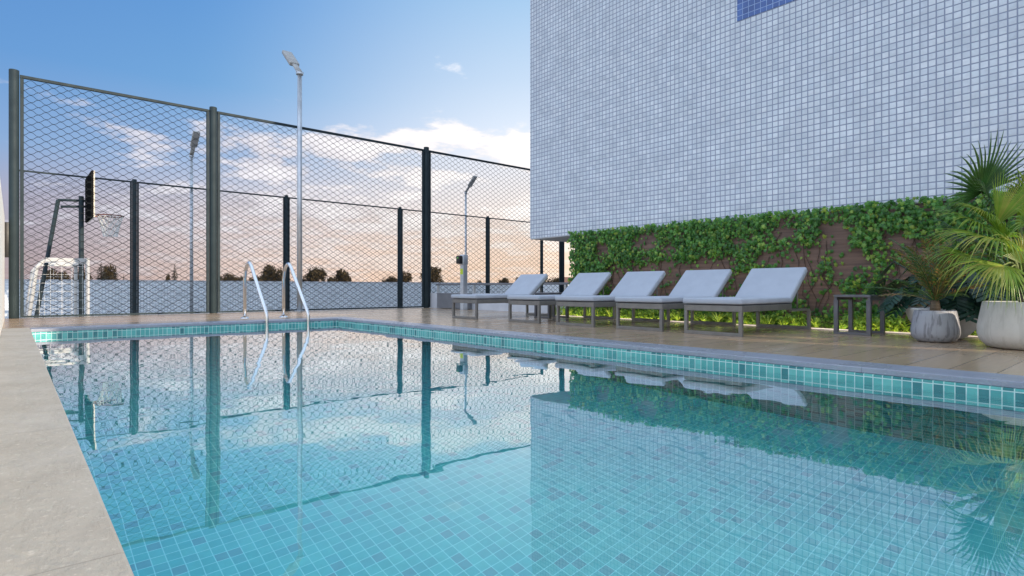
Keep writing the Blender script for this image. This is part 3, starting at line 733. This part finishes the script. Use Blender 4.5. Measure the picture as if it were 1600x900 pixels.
make_pot('plant_pot', p3, [(.001, .004), (.27, .004), (.33, .03), (.46, .16), (.59, .36), (.67, .58), (.675, .60), (.655, .605), (.63, .59), (.62, .5)], 'pot_white',
         'white bowl shaped pot half hidden behind the streaked pot', .585, .53)

def fan_leaf(m, hub, axis, normal, Rr, spread, nseg, rr, droop=.35, join=.42, wmul=1.):
    axis = axis.normalized(); normal = (normal - axis * normal.dot(axis)).normalized()
    dth = spread / nseg
    for i in range(nseg):
        th = -spread / 2 + dth * (i + .5)
        d = Quaternion(normal, th) @ axis; s_ = normal.cross(d)
        ln = Rr * (.72 + .28 * math.cos(th * .55)) * rr.uniform(.9, 1.06); dr = droop * rr.uniform(.6, 1.5)
        hw = join * ln * math.tan(dth / 2) * 1.02
        fr_ = [(0, .1), (.22, .52), (join, 1.0), (.62, .80 * wmul), (.8, .48 * wmul), (.93, .22), (1.0, .03)]
        vs = []
        for k, (tt, w_) in enumerate(fr_):
            sag = dr * ln * max(0, tt - .35) ** 2 * 1.6
            p = hub + d * (ln * tt * (1 - .10 * dr * tt)) - Vector((0, 0, sag)) + normal * (.10 * ln * math.sin(tt * 2))
            h_ = hw * w_
            vs += [p - s_ * h_, p + normal * (h_ * .55), p + s_ * h_]
        m.add(vs, [q for k in range(6) for q in ((3 * k, 3 * k + 1, 3 * k + 4, 3 * k + 3), (3 * k + 1, 3 * k + 2, 3 * k + 5, 3 * k + 4))], False)

# big fan palm: (hub px, py, depth, image angle of leaf axis in degrees, facing tilt, radius px, spread, material, droop)
pal = thing('fan_palm', p2 + Vector((0, 0, .69)), 'large fan palm with yellow green leaves in the biggest pot', 'palm', None)
org = p2 + Vector((0, 0, .69)); rr = random.Random(5)
D0 = p2.x * S + p2.y * C
fans = [(1533, 302, .35, 112, .0, 106, 180, 'palmdark', .16),
        (1556, 352, -.10, 74, .35, 92, 60, 'palmgold', .08),
        (1540, 342, .05, 158, 1.8, 70, 100, 'palmgold', .35),
        (1556, 336, .12, 120, 1.0, 66, 110, 'palm', .30),
        (1562, 378, -.15, 178, 2.4, 112, 110, 'palmgold', .38),
        (1566, 372, -.05, 140, 1.6, 76, 120, 'palm', .30),
        (1548, 404, .25, 150, 1.2, 78, 150, 'palmdark', .4),
        (1568, 414, -.45, 196, 2.2, 98, 120, 'palmgold', .55),
        (1576, 420, -.35, 232, 1.2, 60, 110, 'palm', .55),
        (1596, 412, -.35, 98, .3, 66, 120, 'palmgold', .2),
        (1606, 352, -.3, 110, 1.0, 74, 150, 'palm', .4),
        (1612, 318, .0, 96, .5, 84, 150, 'palm', .25),
        (1630, 300, .2, 95, .2, 90, 190, 'palmdark', .3),
        (1645, 360, -.2, 20, 1.0, 100, 170, 'palm', .5),
        (1640, 420, -.4, -15, 1.4, 95, 150, 'palm', .6),
        (1590, 322, .5, 120, .5, 78, 180, 'palmdark', .3),
        (1500, 372, .5, 165, 1.0, 60, 150, 'palmdark', .4),
        (1580, 436, .25, 150, .8, 66, 160, 'palmdark', .3),
        (1530, 352, .20, 172, 1.4, 84, 130, 'palm', .35),
        (1582, 392, -.30, 150, 1.5, 74, 120, 'palmgold', .35),
        (1548, 318, .30, 140, .8, 82, 140, 'palmdark', .25),
        (1516, 398, .10, 190, 1.8, 70, 110, 'palm', .5),
        (1586, 352, -.2, 52, .5, 78, 70, 'palmgold', .12)]
crown = Vector((0, 0, .22))
trk = MB().tube([(0, 0, -.06), (.0, .0, .08), (0, 0, .24)], [.12, .095, .07], 12).build('trunk', 'fibre', pal)
for (px, py, dd, ang, tilt, rad, spr, mt, dr) in fans:
    D = D0 + dd; hub = seen(px, py, D) - org
    ax = RIGHT * math.cos(R(ang)) + Vector((0, 0, 1)) * math.sin(R(ang)) - FWD * (.18 + .25 * rr.random())
    nm = -FWD * .9 + Vector((0, 0, 1)) * tilt + RIGHT * rr.uniform(-.3, .3)
    m = MB(); fan_leaf(m, hub, ax, nm, rad * D / 900, R(spr), 26, rr, dr)
    lf = m.build('leaf', mt, pal, uv=False)
    mid = (crown + hub) * .5 + Vector((0, 0, .22)) + (hub - crown) * .05
    MB().tube(smooth([crown + Vector((rr.uniform(-.04, .04), rr.uniform(-.04, .04), 0)), mid, hub + ax.normalized() * .03], 6), [.022 - .0009 * k for k in range(13)], 6).build('stalk', 'petiole', lf)

# small bristly palm in the streaked pot
def frond(m, base, d, ln, rise, rr, lw=.020, ll=.28, n=20):
    d = d.normalized(); s0 = Vector((-d.y, d.x, 0)); pts = []
    for k in range(n + 1):
        t_ = k / n; pts.append(base + d * (ln * t_ * (1 - .1 * t_)) + Vector((0, 0, ln * (rise * t_ - .42 * max(rise, .6) * t_ * t_))))
    m.tube(pts, [.012 * (1 - .8 * k / n) for k in range(n + 1)], 4, False)
    for k in range(3, n + 1):
        for sg in (-1, 1):
            p = pts[k]; tn = (pts[k] - pts[k - 1]).normalized(); t_ = k / n
            L_ = ll * (1.1 - .75 * t_) * rr.uniform(.85, 1.1)
            dv = (s0 * sg * .8 + tn * .8 + Vector((0, 0, rr.uniform(.05, .4)))).normalized()
            wv = tn * lw
            m.add([p - wv * .6, p + dv * L_ * .5 + wv * .5 + Vector((0, 0, .01)), p + dv * L_ - Vector((0, 0, L_ * .25)), p + dv * L_ * .5 - wv * .6], [(0, 1, 2, 3)])
rr = random.Random(21)
cyc = thing('small_palm', p1 + Vector((0, 0, .53)), 'small bristly olive palm with browning fronds in the streaked pot', 'palm')
MB().tube([(0, 0, -.05), (0, 0, .10), (.01, 0, .24)], [.10, .085, .06], 10).build('trunk', 'fibre', cyc)
for i in range(34):
    a = i * 2.399 + rr.uniform(-.2, .2); rise = rr.uniform(1.0, 3.4) if i < 27 else rr.uniform(.2, .6)
    m = MB(); frond(m, Vector((0, 0, .22)), Vector((math.cos(a), math.sin(a), 0)), rr.uniform(1.1, 1.45) / math.sqrt(1 + .34 * rise * rise), rise, rr, .021, .28)
    m.build('frond', 'cycad' if i % 3 else 'palmdark', cyc, uv=False)

# split leaf plant in the white bowl
rr = random.Random(33)
def split_leaf(m, base, d, up, sz, rr):
    d = d.normalized(); up = (up - d * up.dot(d)).normalized(); s_ = d.cross(up)
    k = 7
    for sg in (-1, 1):
        for i in range(k):
            t0 = i / k; t1 = (i + .70) / k; tm = (t0 + t1) / 2
            w_ = sz * .52 * math.sin(math.pi * (.12 + .80 * (1 - tm) ** .9)) + .04 * sz
            a0 = base + d * sz * t0 - up * sz * .25 * t0 * t0; a1 = base + d * sz * t1 - up * sz * .25 * t1 * t1
            fw = d * sz * .22 + s_ * sg * w_ - up * .20 * w_
            m.add([a0, a1, a1 + fw * .6 + d * .02 * sz, a1 + fw * 1.0, a0 + fw * .95 - d * .01 * sz, a0 + fw * .5], [(0, 1, 2, 3, 4, 5)])
    m.tube([base + d * sz * t_ - up * (sz * .25 * t_ * t_ - .004) for t_ in (0, .35, .7, 1)], .009, 4, False)
ph = thing('split_leaf_plant', p3 + Vector((0, 0, .53)), 'dark blue green split leaf plant spilling from the white bowl pot', 'plant')
for i in range(46):
    a = rr.uniform(0, 6.283); q = rr.uniform(.3, 1.0); el = rr.uniform(-.2, 1.25)
    dirv = Vector((math.cos(a) * q, math.sin(a) * q, 0))
    tip = Vector((dirv.x * .95 * math.cos(el * .6), dirv.y * 1.25 * math.cos(el * .6), .10 + .85 * math.sin(max(el, -.1)) * rr.uniform(.7, 1.1)))
    tip.x = min(tip.x, 1.45)
    if dirv.x < .35: dirv *= .8; tip.x *= .45; tip.z = max(tip.z + .22, .34)
    m = MB(); m.tube(smooth([(0, 0, 0), tip * .5 + Vector((0, 0, .16)), tip], 4), .013, 5, False)
    split_leaf(m, tip, dirv.normalized() + Vector((0, 0, -.75)), Vector((0, 0, 1)) + dirv * .6, rr.uniform(.38, .58), rr)
    m.build('leaf', 'phil', ph, uv=False)

# ------------------------------------------------------------------ trees and a house beyond the court
def broad_tree(rr, irregular=.4):
    cr = MB(); lobes = []
    for i in range(9):
        a = rr.uniform(0, 6.283); q = rr.uniform(0, .42)
        lobes.append((Vector((math.cos(a) * q, math.sin(a) * q, rr.uniform(.38, .86))), rr.uniform(.13, .24)))
    lobes.append((Vector((0, 0, .62)), .30))
    for c, rad in lobes:
        for k in range(int(1500 * rad)):
            d = Vector((rr.gauss(0, 1), rr.gauss(0, 1), rr.gauss(0, 1))).normalized(); p = c + d * rad * rr.uniform(.55, 1.12)
            p.z = min(p.z, 1.0); sz = rr.uniform(.014, .032); u_ = d.orthogonal().normalized(); v_ = d.cross(u_)
            u_ = (u_ + d * rr.uniform(-.8, .8)) * sz; v_ = (v_ + d * rr.uniform(-.8, .8)) * sz
            cr.add([p - u_, p - v_, p + u_, p + v_], [(0, 1, 2, 3)])
    tk = MB().tube([(0, 0, 0), (.01, 0, .25), (0, .01, .6)], [.035, .028, .012], 7)
    for c, rad in lobes[:6]: tk.tube([(0, 0, .25), c * .6 + Vector((0, 0, .15)), c], [.018, .012, .005], 5, False)
    return cr, tk
def conifer(rr):
    cr = MB(); tk = MB().tube([(0, 0, 0), (0, 0, .96)], [.028, .004], 7)
    for lv in range(26):
        t_ = lv / 25; z = .12 + .86 * t_; rad = .26 * (1 - t_) ** .8 * rr.uniform(.72, 1.18) + .012
        for k in range(int(9 + 12 * (1 - t_))):
            a = rr.uniform(0, 6.283); d = Vector((math.cos(a), math.sin(a), -.35)); q = rad * rr.uniform(.7, 1.1); s_ = Vector((-d.y, d.x, 0)) * (.2 * q + .008)
            b0 = Vector((0, 0, z)); cr.add([b0 + d * q * .15, b0 + d * q * .6 + s_, b0 + d * q, b0 + d * q * .6 - s_ + Vector((0, 0, -.02))], [(0, 1, 2, 3)])
    return cr, tk
rr = random.Random(91)
PT = {'b': [broad_tree(rr) for _ in range(3)], 'c': [conifer(rr) for _ in range(2)]}
trees = [(82, 420, 22, 'b'), (102, 424, 20, 'b'), (124, 417, 24, 'b'), (158, 409, 30, 'c'), (170, 413, 22, 'b'), (181, 417, 18, 'c'), (193, 428, 9, 'c'), (262, 427, 9, 'b'), (273, 411, 17, 'c'),
         (355, 427, 22, 'b'), (374, 431, 24, 'b'), (398, 427, 26, 'b'), (421, 414, 32, 'b'), (442, 419, 26, 'b'), (490, 412, 31, 'b'), (517, 433, 14, 'b'), (536, 420, 31, 'b'), (611, 428, 22, 'b'), (631, 424, 22, 'b'),
         (672, 415, 40, 'b'), (748, 435, 10, 'b'), (788, 434, 20, 'b'), (812, 432, 22, 'b'), (868, 430, 34, 'b')]
tl = ['slim dark conifer rising beside the white goal', 'dark bushy tree seen through the goal net', 'rounded dark tree above the parapet', 'ragged conifer standing alone on the skyline']
TG = 'dark trees on the skyline beyond the parapet'
made = {}
where = {82: 'dim bushy tree on the skyline behind the left bars of the goal net', 102: 'lowest bushy tree seen through the middle of the goal net', 124: 'bushy skyline tree behind the right goal post',
         158: 'tallest dark conifer just right of the white goal', 170: 'round dark tree between the conifers right of the goal', 181: 'pointed conifer left of the far fence post by the goal', 193: 'tiny pointed conifer touching the far fence post by the goal',
         262: 'tiny round tree beside the lone ragged conifer', 273: 'lone ragged conifer left of a distant floodlight pole', 355: 'low tree just right of the second near fence post', 374: 'very low tree behind the left ladder handrail',
         398: 'low broad tree between the two ladder handrails', 421: 'tall round tree just left of the right ladder handrail', 442: 'round tree behind the top of the right ladder handrail', 490: 'tall round tree right of the big silver floodlight pole',
         517: 'tiny tree between two round trees right of the floodlight pole', 536: 'second round tree right of the big silver floodlight pole', 611: 'low tree left of the far fence post near the deck corner', 631: 'low tree directly behind a far fence post near the deck corner',
         672: 'broad loose tree behind the third near fence post', 748: 'tiny tree right of the access post', 788: 'low brownish tree left of the farthest lounger back', 812: 'low brownish tree touching the farthest lounger back', 868: 'brownish tree under the overhang of the mosaic building'}
for i, (px, py, wd, kd) in enumerate(trees):
    Y = 380 + (i * 37 % 90); d = seen_y(px, Y); base = seen(px, 450, d); top = 1 + (450 - py) / 900 * d; ht = top + 8.0
    k = (kd, i % len(PT[kd])); wsc = wd / 900 * d / (.82 if kd == 'b' else .40)
    if k not in made:
        tr = thing('conifer_tree' if kd == 'c' else 'broadleaf_tree', (base.x, base.y, -8.0), where[px], 'tree', TG)
        PT[kd][k[1]][0].build('crown', 'conifer' if kd == 'c' else 'tree', tr, uv=False); PT[kd][k[1]][1].build('trunk', 'bark', tr, uv=False)
        made[k] = tr
    else: tr = dup(made[k], (base.x, base.y, -8.0), label=where[px], rz=rr.uniform(0, 6.28))
    tr.scale = (wsc, wsc, ht)
hs = thing('house', (seen(896, 450, 190).x, seen(896, 450, 190).y, -8), 'small grey house with brown roof far behind the overhang of the mosaic building', 'house', None, rz=-.5)
MB().box(-3.4, 3.4, -2.5, 2.5, 0, 10.4).build('wall', 'housewall', hs)
MB().add([(-3.8, -2.9, 10.3), (3.8, -2.9, 10.3), (3.8, 2.9, 10.3), (-3.8, 2.9, 10.3), (-3.8, 0, 12.6), (3.8, 0, 12.6)], [(0, 1, 5, 4), (2, 3, 4, 5), (0, 4, 3), (1, 2, 5), (0, 3, 2, 1)]).build('roof', 'roof', hs)
for x in (-1.9, 0, 1.9): MB().box(x - .5, x + .5, -2.56, -2.501, 8.3, 9.7).build('window', 'glass', hs)
